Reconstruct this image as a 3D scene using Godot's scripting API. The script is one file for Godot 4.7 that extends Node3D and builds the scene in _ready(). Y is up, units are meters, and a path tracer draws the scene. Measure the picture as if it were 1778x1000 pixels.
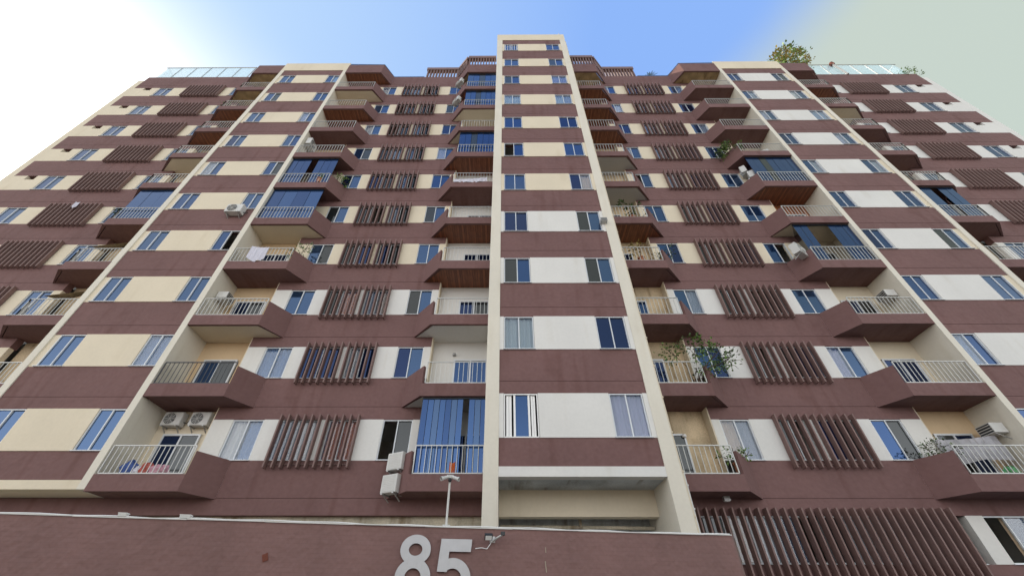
extends Node3D
# A fourteen storey apartment building seen from the street, looking up.
# Facade coordinates: u = distance from the central axis (x = C0 +- u), r = height above the window sill of a storey.

const C0 := 2.034
const S0 := 6.763
const ST := 2.905
const ZT := 0.908
const ZC := 1.974
const HEAD := 1.35
var M := {}
var boxes := {}
var meshes := {}
var taken := {}
var B: Node3D
var rng := RandomNumberGenerator.new()

# ---------------------------------------------------------------- helpers
func lin(r: float, g: float, b: float) -> Color:
	return Color(r, g, b).linear_to_srgb()

func numbered(called: String) -> String:
	var k: int = taken.get(called, 0)
	taken[called] = k + 1
	return called if k == 0 else "%s_%03d" % [called, k]

func tag(o: Node, label: String, category: String, group := "", kind := "") -> void:
	if label != "": o.set_meta("label", label)
	if category != "": o.set_meta("category", category)
	if group != "": o.set_meta("group", group)
	if kind != "": o.set_meta("kind", kind)

func thing(called: String, label: String, category: String, at := Vector3.ZERO, turn := 0.0, group := "") -> Node3D:
	var o := Node3D.new()
	o.name = numbered(called)
	add_child(o)
	o.position = at
	o.rotation.y = turn
	tag(o, label, category, group)
	return o

func node(parent: Node3D, called: String, at: Vector3) -> Node3D:
	var o := Node3D.new()
	o.name = called
	parent.add_child(o, true)
	o.position = at - off(parent)
	return o

func off(p: Node3D) -> Vector3:
	var v := Vector3.ZERO
	var q: Node = p
	while q != self and q is Node3D:
		v += (q as Node3D).position
		q = q.get_parent()
	return v

func add(parent: Node3D, called: String, mesh: Mesh, m: Material, at := Vector3.ZERO) -> MeshInstance3D:
	var o := MeshInstance3D.new()
	o.name = called
	o.mesh = mesh
	o.material_override = m
	parent.add_child(o, true)
	o.position = at
	return o

func unit(size: Vector3) -> BoxMesh:
	var s := size.snapped(Vector3(0.001, 0.001, 0.001))
	if not boxes.has(s):
		var b := BoxMesh.new()
		b.size = s
		boxes[s] = b
	return boxes[s]

# a box given by world ranges, under a parent that is only moved, not turned
func box(parent: Node3D, called: String, xa: float, xb: float, ya: float, yb: float, za: float, zb: float, m: Material) -> MeshInstance3D:
	var c := Vector3((xa + xb) / 2, (ya + yb) / 2, (za + zb) / 2)
	return add(parent, called, unit(Vector3(absf(xb - xa), absf(yb - ya), absf(zb - za))), m, c - off(parent))

# the same with u on one side of the axis
func ubox(parent: Node3D, called: String, s: int, ua: float, ub: float, ya: float, yb: float, za: float, zb: float, m: Material) -> MeshInstance3D:
	return box(parent, called, C0 + s * ua, C0 + s * ub, ya, yb, za, zb, m)

func quad(st: SurfaceTool, a: Vector3, b: Vector3, c: Vector3, d: Vector3) -> void:
	# a b c d clockwise seen from outside
	var n := (c - a).cross(b - a).normalized()
	var uv := [Vector2(0, 0), Vector2(1, 0), Vector2(1, 1), Vector2(0, 1)]
	var p := [a, b, c, d]
	for i in [0, 1, 2, 0, 2, 3]:
		st.set_normal(n)
		st.set_uv(uv[i])
		st.add_vertex(p[i])

func stbox(st: SurfaceTool, c: Vector3, h: Vector3, bs := Basis.IDENTITY) -> void:
	var v := []
	for i in 8:
		v.append(c + bs * Vector3(h.x * (1 if i & 1 else -1), h.y * (1 if i & 2 else -1), h.z * (1 if i & 4 else -1)))
	quad(st, v[6], v[7], v[5], v[4])
	quad(st, v[3], v[2], v[0], v[1])
	quad(st, v[7], v[3], v[1], v[5])
	quad(st, v[2], v[6], v[4], v[0])
	quad(st, v[2], v[3], v[7], v[6])
	quad(st, v[4], v[5], v[1], v[0])

func bar(st: SurfaceTool, a: Vector3, b: Vector3, w: float, d := -1.0) -> void:
	var t := (b - a)
	var y := t.normalized()
	var x := y.cross(Vector3.UP if absf(y.y) < 0.9 else Vector3.RIGHT).normalized()
	stbox(st, (a + b) / 2, Vector3(w / 2, t.length() / 2, (d if d > 0 else w) / 2), Basis(x, y, x.cross(y)))

func tube(st: SurfaceTool, pts: Array, r0: float, r1: float, n := 7) -> void:
	var rings := []
	for i in pts.size():
		var t: Vector3 = (pts[mini(i + 1, pts.size() - 1)] - pts[maxi(i - 1, 0)]).normalized()
		var x := t.cross(Vector3.UP if absf(t.y) < 0.9 else Vector3.RIGHT).normalized()
		var y := t.cross(x)
		var r := lerpf(r0, r1, float(i) / maxf(1, pts.size() - 1))
		var ring := []
		for k in n:
			var a := TAU * k / n
			ring.append([pts[i] + (x * cos(a) + y * sin(a)) * r, x * cos(a) + y * sin(a)])
		rings.append(ring)
	for i in pts.size() - 1:
		for k in n:
			var q := [rings[i][k], rings[i][(k + 1) % n], rings[i + 1][(k + 1) % n], rings[i + 1][k]]
			for j in [0, 2, 1, 0, 3, 2]:
				st.set_normal(q[j][1])
				st.set_uv(Vector2(float(k) / n, i))
				st.add_vertex(q[j][0])

func begin() -> SurfaceTool:
	var st := SurfaceTool.new()
	st.begin(Mesh.PRIMITIVE_TRIANGLES)
	return st

# upright prism over a convex or concave outline in (x, z)
func prism(poly: PackedVector2Array, ya: float, yb: float) -> ArrayMesh:
	var st := begin()
	var p := poly
	var area := 0.0
	for i in p.size():
		area += p[i].x * p[(i + 1) % p.size()].y - p[(i + 1) % p.size()].x * p[i].y
	if area < 0:
		p = p.duplicate()
		p.reverse()
	for i in p.size():
		var a := p[i]
		var b := p[(i + 1) % p.size()]
		quad(st, Vector3(a.x, ya, a.y), Vector3(b.x, ya, b.y), Vector3(b.x, yb, b.y), Vector3(a.x, yb, a.y))
	var tri := Geometry2D.triangulate_polygon(p)
	for t in range(0, tri.size(), 3):
		var a := p[tri[t]]
		var b := p[tri[t + 1]]
		var c := p[tri[t + 2]]
		if (b - a).cross(c - a) < 0:
			var k := b
			b = c
			c = k
		for yy in [yb, ya]:
			var tr := [a, b, c] if yy == yb else [a, c, b]
			for v in tr:
				st.set_normal(Vector3.UP if yy == yb else Vector3.DOWN)
				st.set_uv(v)
				st.add_vertex(Vector3(v.x, yy, v.y))
	return st.commit()

func usign(s: int, poly: Array) -> PackedVector2Array:
	var o := PackedVector2Array()
	for q in poly:
		o.append(Vector2(s * q[0], q[1]))
	return o

# ---------------------------------------------------------------- textures and materials
func noise_bytes(sd: int, freq: float, w: int, h: int, oct := 4, stretch := 1) -> PackedByteArray:
	var n := FastNoiseLite.new()
	n.seed = sd
	n.frequency = freq
	n.fractal_octaves = oct
	n.noise_type = FastNoiseLite.TYPE_PERLIN
	var im := n.get_seamless_image(w, h / stretch)
	im.convert(Image.FORMAT_L8)
	if stretch > 1:
		im.resize(w, h, Image.INTERPOLATE_CUBIC)
	return im.get_data()

# a paint texture: coarse patches, fine grain and run-down streaks round a mean of one
func paint_tex(sd: int, size: int, patch: float, grain: float, streak: float, tint: Color, courses := 0) -> ImageTexture:
	var a := noise_bytes(sd, 0.008, size, size, 4)
	var b := noise_bytes(sd + 1, 0.16, size, size, 3)
	var c := noise_bytes(sd + 2, 0.035, size, size, 3, 16)
	var d := noise_bytes(sd + 3, 0.012, size, size, 3)
	var out := PackedByteArray()
	out.resize(size * size * 3)
	for i in size * size:
		var s := maxf(0.0, c[i] / 255.0 - 0.52) * maxf(0.0, d[i] / 255.0 - 0.35) * 4.0
		var v := 0.9 + patch * (a[i] / 255.0 - 0.5) + grain * (b[i] / 255.0 - 0.5)
		var k := clampf(streak * s, 0.0, 0.6)
		if courses > 0:
			var y := i / size
			if y % courses == 0: v *= 0.96
		out[i * 3] = int(clampf(v * lerpf(1.0, tint.r, k), 0, 1) * 255)
		out[i * 3 + 1] = int(clampf(v * lerpf(1.0, tint.g, k), 0, 1) * 255)
		out[i * 3 + 2] = int(clampf(v * lerpf(1.0, tint.b, k), 0, 1) * 255)
	var im := Image.create_from_data(size, size, false, Image.FORMAT_RGB8, out)
	im.generate_mipmaps()
	return ImageTexture.create_from_image(im)

func grain_normal(sd: int, freq: float, strength: float) -> ImageTexture:
	var n := FastNoiseLite.new()
	n.seed = sd
	n.frequency = freq
	n.fractal_octaves = 3
	var im := n.get_seamless_image(256, 256)
	im.convert(Image.FORMAT_RGBA8)
	im.bump_map_to_normal_map(strength)
	return ImageTexture.create_from_image(im)

func mat(c: Color, rough: float, tex: Texture2D = null, scale := 0.12, metal := 0.0, nrm: Texture2D = null, ns := 0.4) -> StandardMaterial3D:
	var m := StandardMaterial3D.new()
	m.albedo_color = c
	m.roughness = rough
	m.metallic = metal
	if tex or nrm:
		m.uv1_triplanar = true
		m.uv1_world_triplanar = true
		m.uv1_scale = Vector3(scale, scale, scale)
	if tex:
		m.albedo_texture = tex
	if nrm:
		m.normal_enabled = true
		m.normal_texture = nrm
		m.normal_scale = ns
	return m

func glass(c: Color, metal: float, rough: float) -> StandardMaterial3D:
	var m := mat(c, rough, null, 1.0, metal)
	m.metallic_specular = 0.7
	return m

func wood_tex(planks: int) -> ImageTexture:
	var n := FastNoiseLite.new()
	n.seed = 31
	n.frequency = 0.03
	var im := Image.create(256, 256, false, Image.FORMAT_RGB8)
	for x in 256:
		var k := x * planks / 256
		var tone := 0.75 + 0.25 * fposmod(sin(k * 12.9898) * 43758.5, 1.0)
		var edge := 0.35 if (x * planks) % 256 < planks * 2 else 1.0
		for y in 256:
			var g := 1.0 + 0.25 * n.get_noise_2d(x * 3.0, y * 0.25 + k * 90)
			var v := clampf(tone * edge * g, 0, 1)
			im.set_pixel(x, y, Color(v, v * 0.97, v * 0.94))
	im.generate_mipmaps()
	return ImageTexture.create_from_image(im)

func make_materials() -> void:
	var tb := paint_tex(11, 512, 0.08, 0.07, 1.1, Color(0.80, 0.73, 0.70))
	var tc := paint_tex(23, 512, 0.04, 0.025, 0.14, Color(0.72, 0.66, 0.55))
	var tw := paint_tex(37, 512, 0.08, 0.06, 0.25, Color(0.7, 0.68, 0.66), 8)
	var ts := paint_tex(47, 512, 0.3, 0.16, 1.0, Color(0.55, 0.48, 0.4))
	var gn := grain_normal(5, 0.09, 3.0)
	M.brown = mat(lin(0.220, 0.121, 0.114), 0.78, tb, 0.11, 0.0, gn, 0.15)
	M.brown.metallic_specular = 0.35
	M.fin = mat(lin(0.235, 0.140, 0.124), 0.6, tb, 0.6)
	M.cream = mat(lin(0.84, 0.735, 0.56), 0.8, tc, 0.13)
	M.white = mat(lin(0.84, 0.82, 0.78), 0.8, tc, 0.13)
	M.ivory = mat(lin(0.83, 0.775, 0.66), 0.8, tc, 0.13)
	M.peach = mat(lin(0.78, 0.58, 0.36), 0.8, tc, 0.17)
	M.beige = mat(lin(0.70, 0.55, 0.36), 0.85, ts, 0.25)
	M.soffit_brown = M.brown
	M.soffit_cream = M.cream
	M.soffit_grey = mat(lin(0.55, 0.53, 0.50), 0.85, tc, 0.3)
	M.soffit_tan = mat(lin(0.42, 0.30, 0.16), 0.85, ts, 0.4)
	M.wood = mat(lin(0.27, 0.095, 0.045), 0.5, wood_tex(10), 0.9)
	M.orange_wood = mat(lin(0.42, 0.16, 0.06), 0.5, wood_tex(10), 0.7)
	M.render = mat(lin(0.58, 0.52, 0.40), 0.9, ts, 0.2)
	M.soffit_white = M.white
	M.grey_ceiling = mat(lin(0.55, 0.58, 0.60), 0.85, ts, 0.22)
	M.street_wall = mat(lin(0.262, 0.142, 0.13), 0.75, tw, 0.32, 0.0, gn, 0.3)
	M.dark = mat(lin(0.018, 0.017, 0.018), 0.9)
	M.frame = mat(lin(0.60, 0.62, 0.64), 0.4, null, 1.0, 0.1)
	M.frame_white = mat(lin(0.80, 0.79, 0.77), 0.5)
	M.frame_dark = mat(lin(0.04, 0.045, 0.05), 0.4, null, 1.0, 0.5)
	M.rail = mat(lin(0.52, 0.52, 0.50), 0.45, null, 1.0, 0.2)
	M.rail_dark = mat(lin(0.06, 0.06, 0.065), 0.5, null, 1.0, 0.3)
	M.rail_blue = mat(lin(0.10, 0.17, 0.34), 0.5, null, 1.0, 0.2)
	M.blue = glass(lin(0.024, 0.064, 0.168), 0.72, 0.05)
	M.blue2 = glass(lin(0.045, 0.090, 0.185), 0.72, 0.07)
	M.deep = glass(lin(0.010, 0.028, 0.095), 0.72, 0.05)
	M.smoke = glass(lin(0.030, 0.034, 0.036), 0.5, 0.08)
	M.enclosure = glass(lin(0.018, 0.055, 0.160), 0.7, 0.06)
	M.enclosure2 = glass(lin(0.030, 0.078, 0.20), 0.7, 0.08)
	M.clear = mat(Color(0.40, 0.52, 0.68, 0.16), 0.04)
	M.clear.transparency = BaseMaterial3D.TRANSPARENCY_ALPHA
	M.clear.metallic_specular = 0.7
	M.fence_glass = mat(Color(0.80, 0.90, 0.94, 0.5), 0.06)
	M.fence_glass.transparency = BaseMaterial3D.TRANSPARENCY_ALPHA
	M.fence_glass.metallic_specular = 0.7
	for k in [["curtain_white", 0.62, 0.60, 0.55], ["curtain_blue", 0.16, 0.25, 0.42], ["curtain_lilac", 0.34, 0.34, 0.47], ["curtain_grey", 0.25, 0.27, 0.30], ["curtain_violet", 0.16, 0.12, 0.28], ["curtain_orange", 0.62, 0.22, 0.05], ["curtain_green", 0.36, 0.43, 0.42], ["blind", 0.55, 0.42, 0.28]]:
		M[k[0]] = mat(lin(k[1], k[2], k[3]), 0.9)
		M[k[0]].backlight = Color(0.15, 0.15, 0.15)
	M.metal_white = mat(lin(0.72, 0.71, 0.68), 0.45, tc, 1.1)
	M.metal_grey = mat(lin(0.42, 0.42, 0.42), 0.4, null, 1.0, 0.7)
	M.digit = mat(lin(0.55, 0.55, 0.57), 0.38, tc, 2.0, 0.35)
	M.black = mat(lin(0.02, 0.02, 0.022), 0.6)
	M.rust = mat(lin(0.22, 0.06, 0.035), 0.8, ts, 1.0)
	M.leaf = mat(lin(0.14, 0.23, 0.05), 0.6)
	M.leaf_dark = mat(lin(0.06, 0.10, 0.03), 0.6)
	M.leaf_yellow = mat(lin(0.26, 0.21, 0.05), 0.6)
	M.leaf_grey = mat(lin(0.20, 0.23, 0.15), 0.7)
	for k in ["leaf", "leaf_dark", "leaf_yellow", "leaf_grey"]:
		M[k].backlight = Color(0.5, 0.5, 0.3)
		M[k].cull_mode = BaseMaterial3D.CULL_DISABLED
	M.bark = mat(lin(0.12, 0.085, 0.06), 0.9, ts, 2.0)
	M.clay = mat(lin(0.36, 0.14, 0.07), 0.85)
	M.sail = mat(lin(0.46, 0.34, 0.19), 0.9, tc, 0.8)
	M.sail.backlight = Color(0.3, 0.25, 0.15)
	M.asphalt = mat(lin(0.05, 0.05, 0.052), 0.9, ts, 0.3)
	M.paving = mat(lin(0.30, 0.29, 0.27), 0.9, ts, 0.3)
	M.cloth_white = mat(lin(0.56, 0.55, 0.62), 0.95)
	M.cloth_blue = mat(lin(0.05, 0.09, 0.26), 0.9)
	M.cloth_red = mat(lin(0.38, 0.09, 0.07), 0.9)
	M.cloth_pink = mat(lin(0.48, 0.26, 0.31), 0.9)
	M.cloth_orange = mat(lin(0.62, 0.16, 0.04), 0.9)
	M.tarp = mat(lin(0.45, 0.44, 0.47), 0.9, ts, 0.9)
	M.plastic_blue = mat(lin(0.02, 0.05, 0.6), 0.5)
	M.plastic_green = mat(lin(0.07, 0.26, 0.09), 0.5)
	M.house = mat(lin(0.62, 0.50, 0.34), 0.85, tc, 0.1)
	M.roof_tile = mat(lin(0.28, 0.11, 0.06), 0.85, ts, 0.5)
	for k in M:
		if (M[k] as Material).resource_name == "": (M[k] as Material).resource_name = k

# ---------------------------------------------------------------- sky
func make_sky() -> ImageTexture:
	var w := 512
	var h := 256
	var im := Image.create(w, h, false, Image.FORMAT_RGBF)
	var n := FastNoiseLite.new()
	n.seed = 3
	n.frequency = 1.3
	var sun := Vector3(-0.76, 0.56, -0.33).normalized()
	for y in h:
		var el := PI / 2 - (y + 0.5) / h * PI
		for x in w:
			var az := (x + 0.5) / w * TAU
			var d := Vector3(sin(az) * cos(el), sin(el), -cos(az) * cos(el))
			var e := rad_to_deg(el)
			var ca := d.dot(sun)
			var side := d.x                                  # clear air one way, haze lit by the sun the other
			var blue := Color(0.19, 0.33, 0.66).lerp(Color(0.40, 0.54, 0.70), clampf(0.22 - 1.2 * side, 0, 1))
			var haze := Color(0.40, 0.46, 0.42).lerp(Color(0.82, 0.83, 0.83), smoothstep(0.5, -0.3, side))
			var t := smoothstep(60.0, 50.5, e + 1.5 * n.get_noise_3d(d.x * 2, d.y * 2, d.z * 2))
			if side < 0.0:
				t = smoothstep(61.0, 38.0, e)
			var c := blue.lerp(haze, t)
			var low := smoothstep(34.0, 6.0, e)               # low air all round the horizon, brightness raised to light the facade
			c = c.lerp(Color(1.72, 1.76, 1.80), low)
			var glow := exp(-pow(rad_to_deg(acos(clampf(ca, -1, 1))) / 11.0, 2.0))
			c += Color(1.3, 1.25, 1.15) * glow
			if e < 0:
				c = Color(0.5, 0.47, 0.42)
			im.set_pixel(x, y, c)
	return ImageTexture.create_from_image(im)

# ---------------------------------------------------------------- windows
func frame_mesh(w: float, h: float, mull: float) -> ArrayMesh:
	var key := "f%.3f_%.3f_%.3f" % [w, h, mull]
	if meshes.has(key): return meshes[key]
	var st := begin()
	var t := 0.032
	var dz := 0.035
	stbox(st, Vector3(0, t / 2, 0), Vector3(w / 2, t / 2, dz))
	stbox(st, Vector3(0, h - t / 2, 0), Vector3(w / 2, t / 2, dz))
	for s in [-1, 1]:
		stbox(st, Vector3(s * (w / 2 - t / 2), h / 2, 0), Vector3(t / 2, h / 2 - t, dz))
	if mull > 0:
		stbox(st, Vector3(0, h / 2, 0), Vector3(mull / 2, h / 2 - t, dz * 0.7))
	meshes[key] = st.commit()
	return meshes[key]

func curtain_mesh(w: float, h: float, folds: int, sd: int) -> ArrayMesh:
	var key := "c%.2f_%.2f_%d_%d" % [w, h, folds, sd]
	if meshes.has(key): return meshes[key]
	var st := begin()
	var n := folds * 6
	var ph := sd * 1.7
	var pz := func(i): return 0.030 * sin(TAU * folds * i / n + ph) + 0.014 * sin(TAU * folds * 0.37 * i / n + ph * 2)
	for i in n:
		var xa := -w / 2 + w * i / n
		var xb := -w / 2 + w * (i + 1) / n
		quad(st, Vector3(xa, h, pz.call(i)), Vector3(xb, h, pz.call(i + 1)), Vector3(xb, 0, pz.call(i + 1)), Vector3(xa, 0, pz.call(i)))
	meshes[key] = st.commit()
	return meshes[key]

# a sliding window of two panes; style: one letter per pane
# b blue  B paler blue  d deep blue  s smoked  w/u/l/g/v/o/n curtain behind clear glass  x slid open
func window(x0: float, x1: float, y0: float, y1: float, z: float, style: String, fm := "frame", parent: Node3D = null) -> Node3D:
	var xa := minf(x0, x1)
	var xb := maxf(x0, x1)
	var w := xb - xa
	var h := y1 - y0
	var o := node(B if parent == null else parent, "window", Vector3((xa + xb) / 2, y0, z))
	add(o, "frame", frame_mesh(w, h, 0.036), M[fm], Vector3(0, 0, -0.045))
	var sill := begin()
	stbox(sill, Vector3(0, 0.008, 0), Vector3(w / 2 + 0.03, 0.011, 0.06))
	add(o, "sill", sill.commit(), M.frame, Vector3(0, -0.016, 0.002))
	var cur := {"w": "curtain_white", "u": "curtain_blue", "l": "curtain_lilac", "g": "curtain_grey", "v": "curtain_violet", "o": "curtain_orange", "n": "curtain_green", "t": "blind"}
	var gls := {"b": "blue", "B": "blue2", "d": "deep", "s": "smoke"}
	var pw := w / 2 - 0.05
	for k in 2:
		var c := style[k]
		var px := (-1 if k == 0 else 1) * (w / 4 - 0.008)
		var pz := -0.05 - 0.02 * k
		if gls.has(c):
			add(o, "pane", unit(Vector3(pw, h - 0.09, 0.008)), M[gls[c]], Vector3(px, h / 2, pz))
		elif cur.has(c):
			add(o, "pane", unit(Vector3(pw, h - 0.09, 0.006)), M.clear, Vector3(px, h / 2, pz))
			add(o, "curtain", curtain_mesh(w / 2, h - 0.02, 3, (int(o.position.x * 10 + o.position.y * 3) + k) % 5), M[cur[c]], Vector3((-1 if k == 0 else 1) * w / 4, 0.01, -0.15))
	if style.contains("x"):
		add(o, "pane", unit(Vector3(pw, h - 0.09, 0.008)), M.smoke, Vector3((w / 4 if style[0] == "x" else -w / 4) * 0.94, h / 2, -0.095))
	return o

func pick(a: Array) -> String:
	return a[rng.randi() % a.size()]

func any_style() -> String:
	return pick(["bb", "bb", "bb", "BB", "BB", "db", "sb", "bs", "dd", "uu", "bB", "Bu", "wb", "xb", "bu", "wB", "gb", "Bw", "lB", "bg"])

# ---------------------------------------------------------------- balconies
# column: A by the outer towers, C by the central tower, B in the wings
const COL := {
	"A": {"u0": 14.1, "uf": 11.40, "um": 10.82, "ur": 12.02},
	"C": {"u0": 2.65, "uf": 4.88, "um": 5.68, "ur": 4.93},
	"B": {"u0": 19.1, "uf": 21.12, "um": 22.14, "ur": 21.38},
}

func railing_mesh(pts: Array, h: float, step: float) -> ArrayMesh:
	var st := begin()
	for i in pts.size() - 1:
		var a: Vector3 = pts[i]
		var b: Vector3 = pts[i + 1]
		bar(st, a + Vector3(0, h, 0), b + Vector3(0, h, 0), 0.036, 0.03)
		bar(st, a + Vector3(0, 0.035, 0), b + Vector3(0, 0.035, 0), 0.03)
		var n := maxi(1, int(round((b - a).length() / step)))
		for k in n + 1:
			var q := a.lerp(b, float(k) / n)
			bar(st, q + Vector3(0, 0.03, 0), q + Vector3(0, h, 0), 0.03 if k in [0, n] else 0.017)
	return st.commit()

func balcony(s: int, col: String, n: int, soffit: String, wall: String, rail: String, enc := "") -> Node3D:
	var c: Dictionary = COL[col]
	var y := S0 + ST * n
	var o := node(B, "balcony", Vector3(C0 + s * c.u0, y - 1.13, 0))
	var sg := 1.0 if c.uf > c.u0 else -1.0          # which way u grows along the front
	var L := func(u, z): return [u - c.u0, z]
	var t := 0.11
	var dir := Vector2(c.um - c.uf, -ZT).normalized()
	var nrm := Vector2(-dir.y, dir.x)
	if nrm.x * sg > 0: nrm = -nrm                   # towards the inside of the balcony
	var fa := Vector2(c.uf, ZT)
	var ma := Vector2(c.um, 0.0)
	# floor slab, its underside a little above the lower edge of the upstand
	var slab := usign(s, [L.call(c.u0, -0.38), L.call(c.u0, ZT - t - 0.004), L.call(c.uf - sg * 0.09, ZT - t - 0.004), L.call(c.um - sg * 0.12, 0.004), L.call(c.ur, 0.004), L.call(c.ur, -0.38)])
	var key := "slab%d%s" % [s, col]
	if not meshes.has(key): meshes[key] = prism(slab, 0.012, 0.15)
	add(o, "slab", meshes[key], M[soffit])
	var top := 1.13 + (0.27 if n == 10 else 0.0)
	var low := 0.46 if n < 10 else top
	key = "fascia%d%s%.2f" % [s, col, low]
	if not meshes.has(key):
		meshes[key] = prism(usign(s, [L.call(c.u0 + sg * 0.003, ZT), L.call(c.uf, ZT), L.call(c.uf - sg * 0.05, ZT - t), L.call(c.u0 + sg * 0.003, ZT - t)]), 0, low)
	add(o, "fascia", meshes[key], M.brown)
	var ph := low if col == "B" else top
	key = "parapet%d%s%.2f" % [s, col, ph]
	if not meshes.has(key):
		var fb := Vector2(c.uf - sg * 0.052, ZT - t)
		var mb := ma + nrm * t
		mb.y = 0.004
		meshes[key] = prism(usign(s, [L.call(fa.x + sg * 0.001, fa.y), L.call(ma.x, 0.003), L.call(mb.x, 0.003), L.call(fb.x, fb.y)]), 0, ph)
	add(o, "parapet", meshes[key], M.brown)
	if n == 10:
		return o
	# back wall of the recess with a sliding door
	var ua: float = minf(c.u0, c.ur)
	var ub: float = maxf(c.u0, c.ur)
	ubox(o, "back_wall", s, ua, ub, y - 0.97, y + ST - 1.12, -0.45, -0.385, M[wall])
	var d0: float = c.u0 + sg * (0.1 if col == "C" else 0.35)
	var d1: float = c.u0 + sg * (1.4 if col == "C" else 1.65)
	var st := begin()
	var dw := absf(d1 - d0)
	for k in [-1, 0, 1]:
		stbox(st, Vector3(k * (dw / 2 - 0.03), 0.95, 0), Vector3(0.03, 0.95, 0.03))
	stbox(st, Vector3(0, 1.91, 0), Vector3(dw / 2, 0.03, 0.032))
	stbox(st, Vector3(0, 0.6, 0), Vector3(dw / 2 - 0.06, 0.025, 0.026))
	var dm := Vector3(C0 + s * (d0 + d1) / 2, y - 0.96, -0.35)
	add(o, "door_frame", st.commit(), M.frame, dm - off(o))
	for k in [-1, 1]:
		add(o, "door_pane", unit(Vector3(dw / 2 - 0.06, 1.84, 0.01)), M[pick(["deep", "smoke", "deep", "blue"])], dm - off(o) + Vector3(k * (dw / 4 - 0.01), 0.95, 0.0))
	# railing
	var zr := ZT - 0.05
	var yr := y - 1.13 + 0.46
	var pts := [Vector3(C0 + s * (c.u0 + sg * 0.06), yr, zr), Vector3(C0 + s * (c.uf - sg * (0.10 if col != "B" else 0.04)), yr, zr)]
	if col == "B":
		pts.append(Vector3(C0 + s * (c.um - sg * 0.1), yr, 0.06))
	if rail != "none":
		for k in pts.size():
			pts[k] -= off(o)
		key = "rail%d%s" % [s, col]
		if not meshes.has(key): meshes[key] = railing_mesh(pts, 0.84, 0.158)
		add(o, "railing", meshes[key], M[rail])
	# folding glass closing the balcony above the upstand
	if enc != "":
		var zg := ZT - 0.14
		var ga: float = c.u0 + sg * 0.02
		var gb: float = c.uf - sg * 0.09
		var np := enc.length()
		var ytop := y + ST - 1.125
		for k in np:
			if enc[k] == "-": continue
			var pa := lerpf(ga, gb, float(k) / np)
			var pb := lerpf(ga, gb, float(k + 1) / np)
			var gm: String = {"b": "enclosure", "B": "enclosure2", "c": "clear", "s": "smoke", "u": "blue2"}[enc[k]]
			ubox(o, "glass_panel", s, pa + sg * 0.008, pb - sg * 0.008, yr + 0.02, ytop - 0.06, zg - 0.005 - 0.006 * (k % 2), zg + 0.005 - 0.006 * (k % 2), M[gm])
		ubox(o, "glass_track", s, ga, gb, ytop - 0.06, ytop, zg - 0.04, zg + 0.03, M.frame_dark)
		# the side of the enclosure runs back to the wall
		var p0 := Vector3(C0 + s * gb, (yr + ytop) / 2, zg) - off(o)
		var p1 := Vector3(C0 + s * (c.ur + (0.02 if sg > 0 else -0.02)), (yr + ytop) / 2, 0.02) - off(o)
		if absf(p1.x - p0.x) < 0.05: p1.x = p0.x
		var sp := begin()
		var mid := (p0 + p1) / 2
		var dirx := (p1 - p0).normalized()
		stbox(sp, mid, Vector3((p1 - p0).length() / 2, (ytop - yr) / 2 - 0.03, 0.006), Basis(dirx, Vector3.UP, dirx.cross(Vector3.UP)))
		add(o, "side_glass", sp.commit(), M.smoke if enc.contains("-") else M.deep)
	return o

# ---------------------------------------------------------------- louvres
func louvre(s: int, ua: float, ub: float, nfin: int, y: float, single: bool, depth := 0.185, ylo := -0.27, yhi := 1.45) -> Node3D:
	var o := node(B, "louvre_screen", Vector3(C0 + s * (ua + ub) / 2, y, 0))
	var st := begin()
	for k in nfin:
		var u := lerpf(ua + 0.03, ub - 0.03, float(k) / (nfin - 1))
		if single:
			ubox(o, "fin", s, u - 0.024, u + 0.024, y + ylo, y + yhi, 0.035, 0.035 + depth, M.fin)
		else:
			stbox(st, Vector3(C0 + s * u, y + (ylo + yhi) / 2, 0.035 + depth / 2) - off(o), Vector3(0.024, (yhi - ylo) / 2, depth / 2))
	if not single:
		tag(add(o, "fins", st.commit(), M.fin), "", "", "", "stuff")
	for yy in [ylo + 0.14, yhi - 0.10]:
		ubox(o, "fixing_rail", s, ua + 0.01, ub - 0.01, y + yy - 0.015, y + yy + 0.015, 0.004, 0.034, M.fin)
	return o

# ---------------------------------------------------------------- the building
func band(s: int, ua: float, ub: float, y: float, z: float, ua2: float, ub2: float, ytop := 0.0, first := false) -> void:
	# the spandrel under a row of windows and, below a groove, the lintel over the row beneath
	ubox(B, "spandrel", s, ua, ub, y - 1.09, y + ytop, z - 0.28, z, M.brown)
	ubox(B, "lintel", s, ua2, ub2, y - (ST - HEAD), y - 1.104, z - 0.28, z - 0.002, M.brown)
	if not first:
		ubox(B, "joint", s, ua2, ub2, y - 1.104, y - 1.09, z - 0.28, z - 0.022, M.brown)

func panel(s: int, ua: float, ub: float, y: float, z: float, m: String) -> void:
	ubox(B, "wall_panel", s, ua, ub, y, y + HEAD, z - 0.2, z, M[m])

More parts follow.
